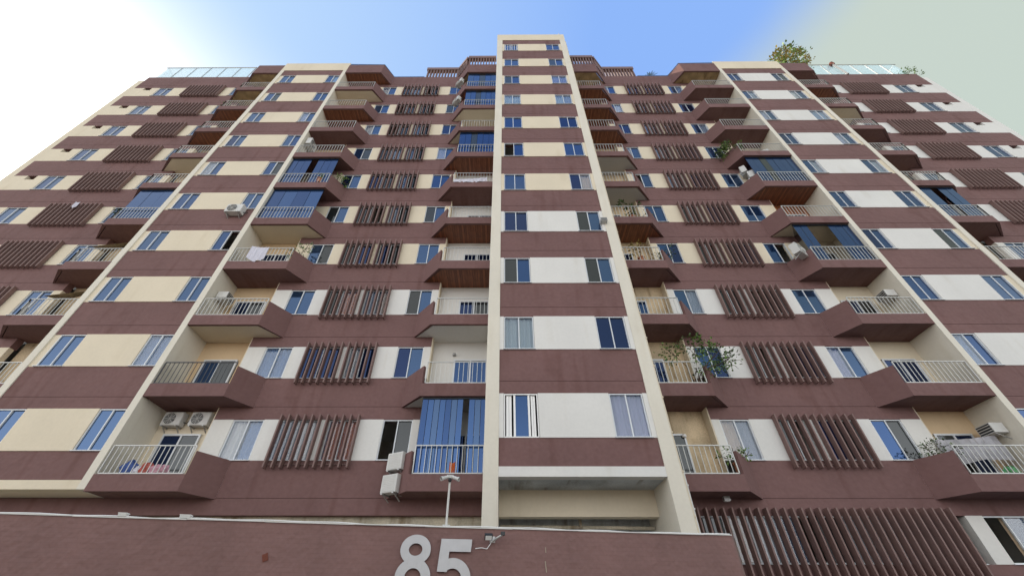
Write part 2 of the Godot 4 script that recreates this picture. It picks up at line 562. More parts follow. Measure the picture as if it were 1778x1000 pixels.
func build_core() -> void:
	# rooms three metres deep lie behind the facade: floors, cross walls and a back wall
	box(B, "core", C0 - 30.9, C0 + 30.9, 0.0, S0 + 28.9, -13.0, -3.3, M.white)
	box(B, "roof_slab", C0 - 30.9, C0 + 30.9, S0 + 28.9, S0 + 29.1, -13.0, -0.30, M.render)
	box(B, "stair_core", C0 - 2.2, C0 + 2.2, S0 + 29.11, S0 + 32.3, -5.0, -0.5, M.render)
	for n in 10:
		var y := S0 + ST * n
		box(B, "floor_slab", C0 - 30.9, C0 + 30.9, y - 1.115, y - 0.985, -3.3, -0.455, M.white)
		if n > 0:
			box(B, "tower_floor", C0 - 2.236, C0 + 2.236, y - 1.115, y - 0.985, -0.453, ZC - 0.305, M.white)
			for s in [-1, 1]:
				ubox(B, "tower_floor", s, 14.345, 18.835, y - 1.115, y - 0.985, -0.453, ZT - 0.305, M.white)
	for s in [-1, 1]:
		ubox(B, "tower_floor", s, 14.345, 18.835, S0 + 28.36, S0 + 28.46, -0.42, ZT - 0.305, M.white)
		for u in [2.45, 4.95, 8.23, 12.06, 14.22, 18.97, 21.36, 26.7]:
			ubox(B, "cross_wall", s, u - 0.06, u + 0.06, 0.0, S0 + 28.88, -3.29, -0.46, M.white)
		ubox(B, "end_wall", s, 30.5, 30.9, 0.0, S0 + 28.88, -3.29, -2.01, M.white)

func central_tower() -> void:
	var st := {0: ["yy", "ll"], 1: ["nn", "dd"], 2: ["sb", "sB"], 3: ["dd", "sB"], 4: ["BB", "dt"], 5: ["xb", "BB"], 6: ["bb", "dd"], 7: ["nn", "ng"], 8: ["sb", "vv"], 9: ["BB", "sb"], 10: ["BB", "bb"]}
	for s in [-1, 1]:
		ubox(B, "pillar", s, 2.24, 2.65, 0.0, S0 + 31.23, -0.4, ZC, M.ivory)
	for n in 11:
		var y := S0 + ST * n
		var w := "white" if n < 4 else "cream"  # lower storeys take a whiter copy of the cream, brighter exposure put into colour
		box(B, "wall_panel", C0 - 1.07, C0 + 1.07, y + 0.001, y + HEAD - 0.001, ZC - 0.25, ZC - 0.012, M[w])
		for s in [-1, 1]:
			ubox(B, "wall_panel", s, 2.10, 2.239, y + 0.001, y + HEAD - 0.001, ZC - 0.25, ZC - 0.02, M[w])
			var sty: String = st[n][0 if s < 0 else 1]
			if sty == "yy":
				shutter_window(C0 - 2.09, C0 - 1.08, y + 0.01, y + HEAD - 0.01, ZC - 0.03)
			else:
				var o := window(C0 + s * 2.09, C0 + s * 1.08, y + 0.01, y + HEAD - 0.01, ZC - 0.03, sty)
				if n == 10 and s < 0:
					var g := begin()
					for k in 6:
						stbox(g, Vector3(-0.42 + k * 0.168, 0.66, 0), Vector3(0.012, 0.6, 0.012))
					add(o, "grille", g.commit(), M.frame_white, Vector3(0, 0, 0.0))
		if n == 0:
			box(B, "spandrel", C0 - 2.238, C0 + 2.238, y - 0.78, y, ZC - 0.3, ZC - 0.035, M.brown)
		else:
			box(B, "spandrel", C0 - 2.238, C0 + 2.238, y - 1.13, y, ZC - 0.3, ZC - 0.035, M.brown)
			box(B, "joint", C0 - 2.238, C0 + 2.238, y - 1.144, y - 1.13, ZC - 0.3, ZC - 0.055, M.brown)
			box(B, "lintel", C0 - 2.238, C0 + 2.238, y - (ST - HEAD), y - 1.144, ZC - 0.3, ZC - 0.037, M.brown)
	box(B, "lintel", C0 - 2.238, C0 + 2.238, S0 + ST * 10 + HEAD, S0 + 31.22, ZC - 0.3, ZC - 0.035, M.brown)
	box(B, "roof_beam", C0 - 2.65, C0 + 2.65, S0 + 31.23, S0 + 32.45, 0.9, ZC, M.cream)
	box(B, "base_beam", C0 - 2.238, C0 + 2.238, S0 - 1.04, S0 - 0.78, ZC - 0.3, ZC - 0.003, M.white)
	box(B, "porch_ceiling", C0 - 2.238, C0 + 2.238, S0 - 1.03, S0 - 0.93, -0.4, ZC - 0.302, M.grey_ceiling)
	box(B, "porch_beam", C0 - 2.238, C0 + 2.238, S0 - 1.72, S0 - 1.032, 0.35, 0.65, M.cream)
	box(B, "porch_back", C0 - 2.238, C0 + 2.238, 0.0, S0 - 1.032, -0.46, -0.35, M.grey_ceiling)
	var p := begin()
	tube(p, [Vector3(C0 - 2.2, S0 - 1.86, 0.1), Vector3(C0 + 2.2, S0 - 1.9, 0.1)], 0.05, 0.05)
	tube(p, [Vector3(C0 + 0.1, S0 - 1.03, 0.15), Vector3(C0 + 0.1, S0 - 1.87, 0.12), Vector3(C0 + 0.5, S0 - 2.0, 0.12)], 0.05, 0.05)
	add(B, "porch_pipe", p.commit(), M.render)
	p = begin()
	tube(p, [Vector3(C0 + 2.70, S0 + 31.2, ZC - 0.12), Vector3(C0 + 2.70, 0.3, ZC - 0.12)], 0.035, 0.035, 8)
	for k in 34:
		stbox(p, Vector3(C0 + 2.69, 1.6 + k * 1.07, ZC - 0.12), Vector3(0.05, 0.02, 0.05))
	add(B, "downpipe", p.commit(), M.cream)
	p = begin()
	tube(p, [Vector3(C0 + 3.09, S0 - 0.66, 1.0), Vector3(C0 + 3.09, 0.2, 1.0)], 0.032, 0.032, 8)
	for k in 3:
		stbox(p, Vector3(C0 + 3.09, S0 - 1.0 - 0.6 * k, 1.0), Vector3(0.04, 0.02, 0.04))
	add(B, "downpipe", p.commit(), M.white)
	p = begin()
	bar(p, Vector3(C0 - 2.5, S0 + 32.72, ZC - 0.15), Vector3(C0 + 2.5, S0 + 32.72, ZC - 0.15), 0.05)
	for k in 9:
		bar(p, Vector3(C0 - 2.5 + k * 0.625, S0 + 32.45, ZC - 0.15), Vector3(C0 - 2.5 + k * 0.625, S0 + 32.72, ZC - 0.15), 0.04)
	add(B, "roof_railing", p.commit(), M.metal_grey)

func shutter_window(xa: float, xb: float, ya: float, yb: float, z: float) -> void:
	var o := node(B, "window", Vector3((xa + xb) / 2, ya, z))
	var w := xb - xa
	var h := yb - ya
	add(o, "frame", frame_mesh(w, h, 0.0), M.frame_white, Vector3(0, 0, -0.045))
	add(o, "pane", unit(Vector3(0.40, h - 0.10, 0.01)), M.blue, Vector3(0.02, h / 2, -0.06))
	var st := begin()
	for k in [-1, 1]:
		stbox(st, Vector3(0.02 + k * 0.215, h / 2, 0), Vector3(0.03, h / 2 - 0.04, 0.03))
	add(o, "sash", st.commit(), M.frame_white, Vector3(0, 0, -0.05))
	for k in [[-0.36, 0.16], [0.36, 0.13]]:
		st = begin()
		for j in 2:
			stbox(st, Vector3((j - 0.5) * k[1] * 0.52, h / 2, -0.012 * j), Vector3(k[1] * 0.235, h / 2 - 0.05, 0.012))
		add(o, "shutter", st.commit(), M.frame_white, Vector3(k[0], 0, -0.06))

func outer_tower(s: int) -> void:
	ubox(B, "pillar", s, 14.10, 14.34, S0 - 1.08, S0 + 28.35, -0.4, ZT, M.ivory)
	ubox(B, "pillar", s, 18.84, 19.10, S0 - 1.08, S0 + 28.35, -0.4, ZT, M.ivory)
	ubox(B, "roof_beam", s, 14.10, 19.10, S0 + 28.35, S0 + 29.68, -0.4, ZT, M.cream)
	ubox(B, "base_beam", s, 14.34, 18.84, S0 - 1.08, S0 - 0.83, -0.4, ZT - 0.004, M.cream if s < 0 else M.white)  # right side whitened, brighter exposure painted into the cream
	var over := {}
	if s < 0:
		over = {0: ["BB", "BB"], 1: ["BB", "uu"], 2: ["BB", "BB"], 3: ["BB", "bx"], 4: ["bb", "BB"], 6: ["dB", "Bb"]}
	else:
		over = {1: ["ub", "BB"], 2: ["bb", "BB"], 3: ["db", "sB"], 4: ["bb", "bb"], 9: ["dd", "ds"]}
	for n in 10:
		var y := S0 + ST * n
		ubox(B, "wall_panel", s, 15.24, 17.62, y + 0.001, y + HEAD - 0.001, ZT - 0.25, ZT - 0.012, M.cream if s < 0 else M.white)  # right tower: whiter copy of the cream, carrying brighter exposure in its colour
		ubox(B, "wall_panel", s, 18.60, 18.839, y + 0.001, y + HEAD - 0.001, ZT - 0.25, ZT - 0.05, M.cream)
		var a: String = over[n][0] if over.has(n) else any_style()
		var b: String = over[n][1] if over.has(n) else any_style()
		window(C0 + s * 18.59, C0 + s * 17.63, y + 0.01, y + HEAD - 0.01, ZT - 0.03, a if s < 0 else b)
		window(C0 + s * 15.23, C0 + s * 14.35, y + 0.01, y + HEAD - 0.01, ZT - 0.03, b if s < 0 else a)
		if n == 0:
			ubox(B, "spandrel", s, 14.342, 18.838, y - 0.83, y, ZT - 0.3, ZT - 0.035, M.brown)
		else:
			ubox(B, "spandrel", s, 14.342, 18.838, y - 1.13, y, ZT - 0.3, ZT - 0.035, M.brown)
			ubox(B, "joint", s, 14.342, 18.838, y - 1.144, y - 1.13, ZT - 0.3, ZT - 0.055, M.brown)
			ubox(B, "lintel", s, 14.342, 18.838, y - (ST - HEAD), y - 1.144, ZT - 0.3, ZT - 0.037, M.brown)
	ubox(B, "lintel", s, 14.342, 18.838, S0 + ST * 9 + HEAD, S0 + 28.345, ZT - 0.3, ZT - 0.035, M.brown)

func main_wall(s: int) -> void:
	for n in 11:
		var y := S0 + ST * n
		var tp := 0.25 if n == 10 else 0.0
		if n == 0:
			band(s, 5.68, 10.82, y, 0.0, 2.66, 30.3, tp)
		else:
			band(s, 5.68, 10.82, y, 0.0, 4.93, 12.02, tp)
		if n == 10: break
		var w := "white" if n < 3 else "cream"  # cream whitened on the lowest floors, their brighter exposure painted in
		panel(s, 4.93, 5.20, y, -0.004, w)
		panel(s, 6.20, 7.02, y, 0.004, w)
		panel(s, 8.05, 8.42, y, 0.02, w)
		panel(s, 9.72, 10.27, y, 0.004, w)
		panel(s, 11.33, 12.02, y, -0.004, w)
		var sc := any_style()
		var sa := any_style()
		var li := pick(["ss", "sd", "dd", "ds", "gs", "sx", "us", "xs"])
		var lo := pick(["ss", "ds", "sd", "sg", "xs", "sx", "ds"])
		if s < 0:
			sc = {0: "xs", 1: "dB", 2: "sB", 3: "BB", 4: "sB"}.get(n, sc)
			sa = {0: "wu", 1: "uu", 2: "BB", 3: "Bs", 4: "sB", 5: "dB"}.get(n, sa)
			li = {0: "oo", 1: "wd", 2: "gt"}.get(n, li)
			lo = {0: "gw", 1: "dd", 2: "so"}.get(n, lo)
		else:
			sc = {0: "tg", 1: "bd", 2: "Bg", 3: "bd"}.get(n, sc)
			sa = {0: "bs", 1: "lB", 2: "BB", 3: "bx"}.get(n, sa)
		window(C0 + s * 5.20, C0 + s * 6.20, y + 0.01, y + HEAD - 0.01, -0.01, sc)
		window(C0 + s * 10.28, C0 + s * 11.32, y + 0.01, y + HEAD - 0.01, -0.01, sa)
		window(C0 + s * 7.03, C0 + s * 8.04, y + 0.01, y + HEAD - 0.01, -0.03, li)
		window(C0 + s * 8.43, C0 + s * 9.71, y + 0.01, y + HEAD - 0.01, -0.03, lo)
		louvre(s, 6.98, 9.66, 11, y, n < 8)
	# the end of the lintel that turns into each recess
	for n in 10:
		var y := S0 + ST * n
		ubox(B, "recess_cheek", s, 12.02, 12.06, y - 0.98, y + ST - 1.12, -0.38, 0.0 - 0.012, M.cream)
		ubox(B, "recess_cheek", s, 4.89, 4.93, y - 0.98, y + ST - 1.12, -0.38, 0.0 - 0.012, M.cream)

func wing(s: int) -> void:
	var w := "cream" if s < 0 else "white"  # right wing in whitened cream, its brighter exposure put into the colour
	for n in 11:
		var y := S0 + ST * n
		if n == 0:
			ubox(B, "spandrel", s, 22.14, 30.45, y - 1.09, y, -0.28, 0.0, M.brown)
		else:
			band(s, 22.14, 30.45, y, 0.0, 21.38, 30.45, 0.43 if n == 10 else 0.0)
		if n == 10: break
		panel(s, 21.38, 21.74, y, -0.004, w)
		panel(s, 22.72, 23.40, y, 0.004, w)
		panel(s, 26.06, 27.36, y, 0.004, w)
		# the outer panel is pierced for an air conditioner
		ubox(B, "wall_panel", s, 28.46, 30.40, y, y + 0.98, -0.2, 0.004, M[w])
		ubox(B, "wall_panel", s, 28.46, 29.05, y + 0.982, y + HEAD, -0.2, 0.004, M[w])
		ubox(B, "wall_panel", s, 29.62, 30.40, y + 0.982, y + HEAD, -0.2, 0.004, M[w])
		window(C0 + s * 21.75, C0 + s * 22.71, y + 0.01, y + HEAD - 0.01, -0.01, "BB")
		window(C0 + s * 27.37, C0 + s * 28.45, y + 0.01, y + HEAD - 0.01, -0.01, pick(["BB", "bB", "bb"]))
		window(C0 + s * 23.42, C0 + s * 26.04, y + 0.01, y + HEAD - 0.01, -0.03, "ss")
		if not (n < 3 or (n < 4 and s > 0)):
			louvre(s, 23.36, 26.06, 12, y, n < 6, 0.17)
		elif n > 0:
			louvre(s, 23.36, 26.06, 12, y, false, 0.17)
	ubox(B, "corner_pillar", s, 30.46, 30.95, 0.0, S0 + 28.9, -2.0, -0.03, M.cream if s < 0 else M.white)  # right pillar whitened like its wing, exposure painted in

func ground_floor() -> void:
	# left of the central tower: a set-back rendered wall under the first floor
	ubox(B, "ground_wall", -1, 2.66, 30.3, 0.0, S0 - 1.556, -0.46, -0.2, M.render)
	# right: windows behind tall fins
	ubox(B, "ground_wall", 1, 2.66, 30.3, 0.0, S0 - 2.74, -0.46, -0.01, M.brown)
	var x := 3.0
	var k := 0
	while x < 10.0:
		window(C0 + x, C0 + x + 1.3, S0 - 2.73, S0 - 1.56, -0.03, ["xs", "tw", "wx", "sw", "tw", "wt", "ss"][k % 7])
		x += 1.36
		k += 1
	ubox(B, "wall_panel", 1, 11.36, 11.86, S0 - 2.74, S0 - 1.556, -0.3, 0.004, M.white)
	x = 11.87
	while x < 15.5:
		window(C0 + x, C0 + x + 1.25, S0 - 2.73, S0 - 1.56, -0.03, ["xt", "tx", "xt"][k % 3])
		x += 1.26
		k += 1
	var o := node(B, "louvre_screen", Vector3(C0 + 7.1, S0 - 4.6, 0.2))
	for i in 30:
		var u := 3.52 + 7.28 * i / 29.0
		ubox(o, "fin", 1, u - 0.024, u + 0.024, S0 - 4.6, S0 - 1.40, 0.04, 0.275, M.fin)
	ubox(o, "fixing_rail", 1, 3.5, 10.82, S0 - 3.45, S0 - 3.40, 0.004, 0.038, M.fin)

func pergola(s: int) -> void:
	var y := S0 + 29.31
	var o := node(B, "pergola", Vector3(C0 + s * 5.7, y, 0))
	var pts := [Vector3(C0 + s * 8.42, y, -0.16), Vector3(C0 + s * 5.78, y, -0.16), Vector3(C0 + s * 4.95, y, ZT - 0.2), Vector3(C0 + s * 2.75, y, ZT - 0.2)]
	var cnt := [11, 6, 10]
	for i in 3:
		var a: Vector3 = pts[i]
		var b: Vector3 = pts[i + 1]
		var t := (b - a).normalized()
		var bs := Basis(t, Vector3.UP, t.cross(Vector3.UP))
		var bm := begin()
		stbox(bm, (a + b) / 2 + Vector3(0, 1.68, 0) - off(o), Vector3((b - a).length() / 2, 0.2, 0.16), bs)
		add(o, "beam", bm.commit(), M.fin)
		for k in cnt[i]:
			var q := a.lerp(b, (k + 0.5) / cnt[i])
			var f := begin()
			stbox(f, Vector3.ZERO, Vector3(0.035, 0.74, 0.13), bs)
			var key := "pf%d%d" % [s, i]
			if not meshes.has(key): meshes[key] = f.commit()
			add(o, "fin", meshes[key], M.fin, q + Vector3(0, 0.74, 0) - off(o))

func roof_edges() -> void:
	for s in [-1, 1]:
		var st := begin()
		var y := S0 + 29.3
		var pts := [Vector3(C0 + s * 8.5, y, -0.1), Vector3(C0 + s * 10.9, y, -0.1), Vector3(C0 + s * 11.45, y, ZT - 0.1), Vector3(C0 + s * 14.2, y + 0.1, ZT - 0.1)]
		for i in 3:
			var a: Vector3 = pts[i]
			var b: Vector3 = pts[i + 1]
			for hh in [0.3, 0.16]:
				bar(st, a + Vector3(0, hh, 0), b + Vector3(0, hh, 0), 0.05)
			var n := int((b - a).length() / 0.7) + 1
			for k in n + 1:
				var q := a.lerp(b, float(k) / n)
				bar(st, q, q + Vector3(0, 0.3, 0), 0.04)
		add(B, "roof_railing", st.commit(), M.rail_blue)
		st = begin()
		bar(st, Vector3(C0 + s * 14.2, S0 + 29.86, ZT - 0.2), Vector3(C0 + s * 19.0, S0 + 29.86, ZT - 0.2), 0.05)
		for k in 6:
			bar(st, Vector3(C0 + s * (14.2 + k * 0.96), S0 + 29.6, ZT - 0.2), Vector3(C0 + s * (14.2 + k * 0.96), S0 + 29.86, ZT - 0.2), 0.05)
		add(B, "roof_railing", st.commit(), M.metal_grey)
		# glass fence on the wing terrace
		var o := node(B, "glass_fence", Vector3(C0 + s * 26.5, S0 + 29.48, -0.1))
		var np := 6
		for k in np:
			var ua := lerpf(22.75, 30.1, float(k) / np)
			var ub := lerpf(22.75, 30.1, float(k + 1) / np)
			ubox(o, "glass_panel", s, ua + 0.03, ub - 0.03, S0 + 29.52, S0 + 31.5, -0.106, -0.094, M.fence_glass)
			ubox(o, "post", s, ua - 0.02, ua + 0.02, S0 + 29.48, S0 + 31.6, -0.13, -0.07, M.metal_grey)
		ubox(o, "handrail", s, 22.7, 30.2, S0 + 31.56, S0 + 31.62, -0.13, -0.07, M.metal_grey)
		for k in 3:
			ubox(o, "glass_panel", s, 30.094, 30.106, S0 + 29.52, S0 + 31.5, -0.2 - k * 1.4, -1.5 - k * 1.4, M.fence_glass)
			ubox(o, "post", s, 30.08, 30.12, S0 + 29.48, S0 + 31.6, -1.57 - k * 1.4, -1.53 - k * 1.4, M.metal_grey)
		ubox(o, "handrail", s, 30.08, 30.12, S0 + 31.56, S0 + 31.62, -4.4, -0.14, M.metal_grey)

func balconies() -> void:
	var sof := {
		"-A": ["brown", "brown", "cream", "brown", "cream", "brown", "brown", "brown", "wood", "cream", "wood"],
		"-C": ["brown", "white", "white", "wood", "wood", "brown", "wood", "cream", "cream", "wood", "tan"],
		"+C": ["brown", "brown", "brown", "brown", "wood", "grey", "grey", "wood", "wood", "wood", "tan"],
		"+A": ["brown", "brown", "brown", "brown", "cream", "wood", "brown", "brown", "brown", "brown", "tan"],
		"-B": ["brown", "brown", "brown", "brown", "brown", "brown", "cream", "wood", "wood", "tan", "tan"],
		"+B": ["brown", "brown", "brown", "brown", "brown", "brown", "brown", "brown", "cream", "wood", "brown"],
	}
	var enc := {"-A4": "bBbB", "-A5": "bbb-bbb", "-C0": "buB-BubBuBb", "-C6": "bbbsbb", "-C8": "uBusBu", "-C9": "uBsBu", "+A3": "bbb---bb", "+A5": "bbbbsbb", "-B4": "BBB", "+B4": "BB-BB"}
	for key in sof:
		var s := -1 if key[0] == "-" else 1
		var col: String = key[1]
		for n in 11:
			var m: String = sof[key][n]
			var wall: String = {"A": "peach" if s < 0 else ("peach" if n < 1 else "cream"), "C": "white" if s < 0 else "beige", "B": "beige"}[col]
			if key == "+A" and n == 4: wall = "orange_wood"
			if key == "-A" and n in [0]: wall = "cream"
			if key == "+B" and n < 2: continue
			if key == "-B" and n < 1: continue
			balcony(s, col, n, "wood" if m == "wood" else "soffit_" + m, wall, "rail_dark" if key == "-A" and n == 1 else "rail", enc.get("%s%d" % [key, n], ""))

# ---------------------------------------------------------------- loose things
func condenser(called_label: String, at: Vector3, turn: float, group := "", w := 0.82, h := 0.56, d := 0.30, fan := true) -> Node3D:
	var o := thing("air_conditioner", called_label, "air conditioner", at, turn, group)
	var st := begin()
	stbox(st, Vector3(0, h / 2 + 0.04, 0), Vector3(w / 2, h / 2, d / 2 - 0.012))
	stbox(st, Vector3(0, h / 2 + 0.04, 0), Vector3(w / 2 - 0.012, h / 2 - 0.012, d / 2))
	add(o, "casing", st.commit(), M.metal_white)
	var cx := -w * 0.12
	st = begin()
	var rr := h * 0.42
	for k in 28:
		var a := TAU * k / 28
		var b := TAU * (k + 1) / 28
		quad(st, Vector3(cx + cos(b) * rr, h / 2 + 0.04 + sin(b) * rr, d / 2 + 0.003), Vector3(cx + cos(a) * rr, h / 2 + 0.04 + sin(a) * rr, d / 2 + 0.003), Vector3(cx, h / 2 + 0.04, d / 2 + 0.003), Vector3(cx, h / 2 + 0.04, d / 2 + 0.003))
	if fan: add(o, "fan_opening", st.commit(), M.frame_dark)
	st = begin()
	for j in (5 if fan else 0):
		var ring := []
		for k in 25:
			var a := TAU * k / 24
			ring.append(Vector3(cx + cos(a) * rr * (0.2 + 0.2 * j), h / 2 + 0.04 + sin(a) * rr * (0.2 + 0.2 * j), d / 2 + 0.012))
		tube(st, ring, 0.007, 0.007, 4)
	for k in (8 if fan else 0):
		var a := TAU * k / 8
		bar(st, Vector3(cx, h / 2 + 0.04, d / 2 + 0.012), Vector3(cx + cos(a) * rr, h / 2 + 0.04 + sin(a) * rr, d / 2 + 0.012), 0.008)
	if not fan:
		for k in 9:
			stbox(st, Vector3(0, 0.09 + (h - 0.1) * k / 8.0, d / 2 + 0.003), Vector3(w / 2 - 0.06, 0.008, 0.006))
	add(o, "fan_grille" if fan else "front_grille", st.commit(), M.metal_white)
	for s in [-1, 1]:
		st = begin()
		stbox(st, Vector3(s * w * 0.36, 0.02, -0.04), Vector3(0.02, 0.02, d / 2 + 0.06))
		bar(st, Vector3(s * w * 0.36, 0.01, d / 2 - 0.08), Vector3(s * w * 0.36, -0.14, -d / 2 - 0.06), 0.025)
		add(o, "bracket", st.commit(), M.metal_grey)
	st = begin()
	tube(st, [Vector3(w / 2 - 0.01, 0.2, -0.05), Vector3(w / 2 + 0.08, 0.18, -0.07), Vector3(w / 2 + 0.1, 0.34, -0.16), Vector3(w / 2 + 0.06, 0.42, -0.3)], 0.018, 0.018, 6)
	add(o, "pipe", st.commit(), M.frame_dark)
	return o

func window_unit(label: String, at: Vector3, turn: float, k0 := 0.78) -> void:
	var o := thing("window_air_conditioner", label, "air conditioner", at, turn)
	o.scale = Vector3.ONE * k0
	var st := begin()
	stbox(st, Vector3(0, 0.2, 0), Vector3(0.32, 0.2, 0.28))
	add(o, "casing", st.commit(), M.metal_white)
	st = begin()
	stbox(st, Vector3(0, 0.2, 0.285), Vector3(0.29, 0.17, 0.004))
	add(o, "coil", st.commit(), M.frame_dark)
	for k in 3:
		st = begin()
		stbox(st, Vector3(0, 0.1 + 0.1 * k, 0.292), Vector3(0.29, 0.012, 0.006))
		add(o, "grille_bar", st.commit(), M.metal_white)
	for s in [-1, 1]:
		st = begin()
		bar(st, Vector3(s * 0.25, -0.01, 0.25), Vector3(s * 0.25, -0.25, -0.26), 0.03)
		add(o, "bracket", st.commit(), M.metal_grey)

# a plant: stems from a pot and leaf-sized faces spread through an uneven crown
func plant(called: String, label: String, category: String, at: Vector3, lobes: Array, leaves: int, size: float, lm: String, sd: int, pot := true, group := "", lm2 := "") -> void:
	var o := thing(called, label, category, at, 0.0, group)
	var r := RandomNumberGenerator.new()
	r.seed = sd
	var st := begin()
	for L in lobes:
		var p: Vector3 = L[0]
		var mid := p * 0.5 + Vector3(r.randf_range(-0.1, 0.1), r.randf_range(0.0, 0.15), r.randf_range(-0.1, 0.1)) * p.length()
		tube(st, [Vector3.ZERO, p * 0.2 + Vector3(0, 0.05, 0) * p.length(), mid, p], 0.012 + 0.016 * p.length(), 0.006, 5)
		for k in 4:
			var v := Vector3(r.randf_range(-1, 1), r.randf_range(-0.3, 1), r.randf_range(-1, 1)).normalized() * float(L[1]) * 0.85
			tube(st, [mid.lerp(p, 0.4 + 0.15 * k), p + v * 0.5, p + v], 0.008 + 0.004 * p.length(), 0.004, 4)
	add(o, "stem", st.commit(), M.bark)
	var mats := [lm] if lm2 == "" else [lm, lm2]
	for mi in mats.size():
		st = begin()
		for L in lobes:
			var c: Vector3 = L[0]
			var rad: float = L[1]
			var clumps := []
			for k in 7:
				clumps.append(c + Vector3(r.randf_range(-1, 1), r.randf_range(-0.8, 0.9), r.randf_range(-1, 1)).limit_length(1.0) * rad * 0.8)
			for k in int(leaves * rad * rad / mats.size()):
				var q: Vector3 = clumps[r.randi() % 7] + Vector3(r.randfn(), r.randfn(), r.randfn()) * rad * 0.22
				var d := (q - c).normalized() + Vector3(r.randf_range(-0.8, 0.8), r.randf_range(-0.9, 0.5), r.randf_range(-0.8, 0.8))
				d = d.normalized()
				var x := d.cross(Vector3(r.randf_range(-1, 1), 1, r.randf_range(-1, 1))).normalized()
				var s := size * r.randf_range(0.6, 1.3)
				quad(st, q, q + d * s * 0.5 + x * s * 0.27, q + d * s, q + d * s * 0.5 - x * s * 0.27)
		add(o, "crown", st.commit(), M[mats[mi]])
	if pot:
		st = begin()
		tube(st, [Vector3(0, -0.30, 0), Vector3(0, -0.29, 0), Vector3(0, 0.0, 0)], 0.11, 0.15, 12)
		tube(st, [Vector3(0, -0.05, 0), Vector3(0, 0.01, 0)], 0.17, 0.17, 12)
		add(o, "pot", st.commit(), M.clay)

func sheet(called: String, label: String, category: String, a: Vector3, b: Vector3, drop: float, m: String, sd: int, ripple := 0.03) -> void:
	# cloth hung along a..b
	var o := thing(called, label, category, (a + b) / 2)
	var st := begin()
	var n := 16
	var hn := 5
	var t := (b - a)
	var nz := Vector3(-t.z, 0, t.x).normalized()
	var f := func(i, j):
		var x := float(i) / n
		var y := float(j) / hn
		return t * (x - 0.5) + Vector3(0, -y * drop * (1.0 - 0.12 * sin(x * 5.0 + sd)) - 0.05 * sin(PI * x), 0) + nz * (ripple * y * sin(x * 17.0 + sd) + 0.5 * ripple * sin(x * 31.0 + y * 3.0 + sd))
	for i in n:
		for j in hn:
			quad(st, f.call(i, j), f.call(i + 1, j), f.call(i + 1, j + 1), f.call(i, j + 1))
	add(o, "cloth", st.commit(), M[m])

func bundle(called: String, label: String, at: Vector3, half: Vector3, m: String, sd: int) -> void:
	var o := thing(called, label, "laundry" if called == "laundry_bundle" else "tub", at)
	var n := FastNoiseLite.new()
	n.seed = sd
	n.frequency = 1.6
	var st := begin()
	var f := func(i, j):
		var a: float = TAU * i / 16.0
		var b: float = PI * (j / 9.0 - 0.5)
		var d := Vector3(cos(a) * cos(b), sin(b), sin(a) * cos(b))
		return d * half * (1.0 + 0.5 * n.get_noise_3d(d.x * 2, d.y * 2, d.z * 2) + 0.12 * sin(a * 7.0 + sd)) + Vector3(0, half.y * 0.7, 0)
	for i in 16:
		for j in 9:
			quad(st, f.call(i, j + 1), f.call(i + 1, j + 1), f.call(i + 1, j), f.call(i, j))
	add(o, "cloth" if called == "laundry_bundle" else "tub", st.commit(), M[m])

func sail(label: String, p: Array) -> void:
	var c := Vector3.ZERO
	for q in p: c += q / p.size()
	var o := thing("shade_sail", label, "shade sail", c)
	var st := begin()
	var n := 6
	var f := func(i, j):
		var x := float(i) / n
		var y := float(j) / n
		var q: Vector3 = (p[0] as Vector3).lerp(p[1], x).lerp((p[3] as Vector3).lerp(p[2], x), y)
		return q - c + Vector3(0, -0.25 * sin(PI * x) * sin(PI * y), 0)
	for i in n:
		for j in n:
			quad(st, f.call(i, j), f.call(i + 1, j), f.call(i + 1, j + 1), f.call(i, j + 1))
	add(o, "fabric", st.commit(), M.sail)

func on_building(u: float, r: float, z: float) -> Vector3:
	return Vector3(C0 + u, S0 + r, z)

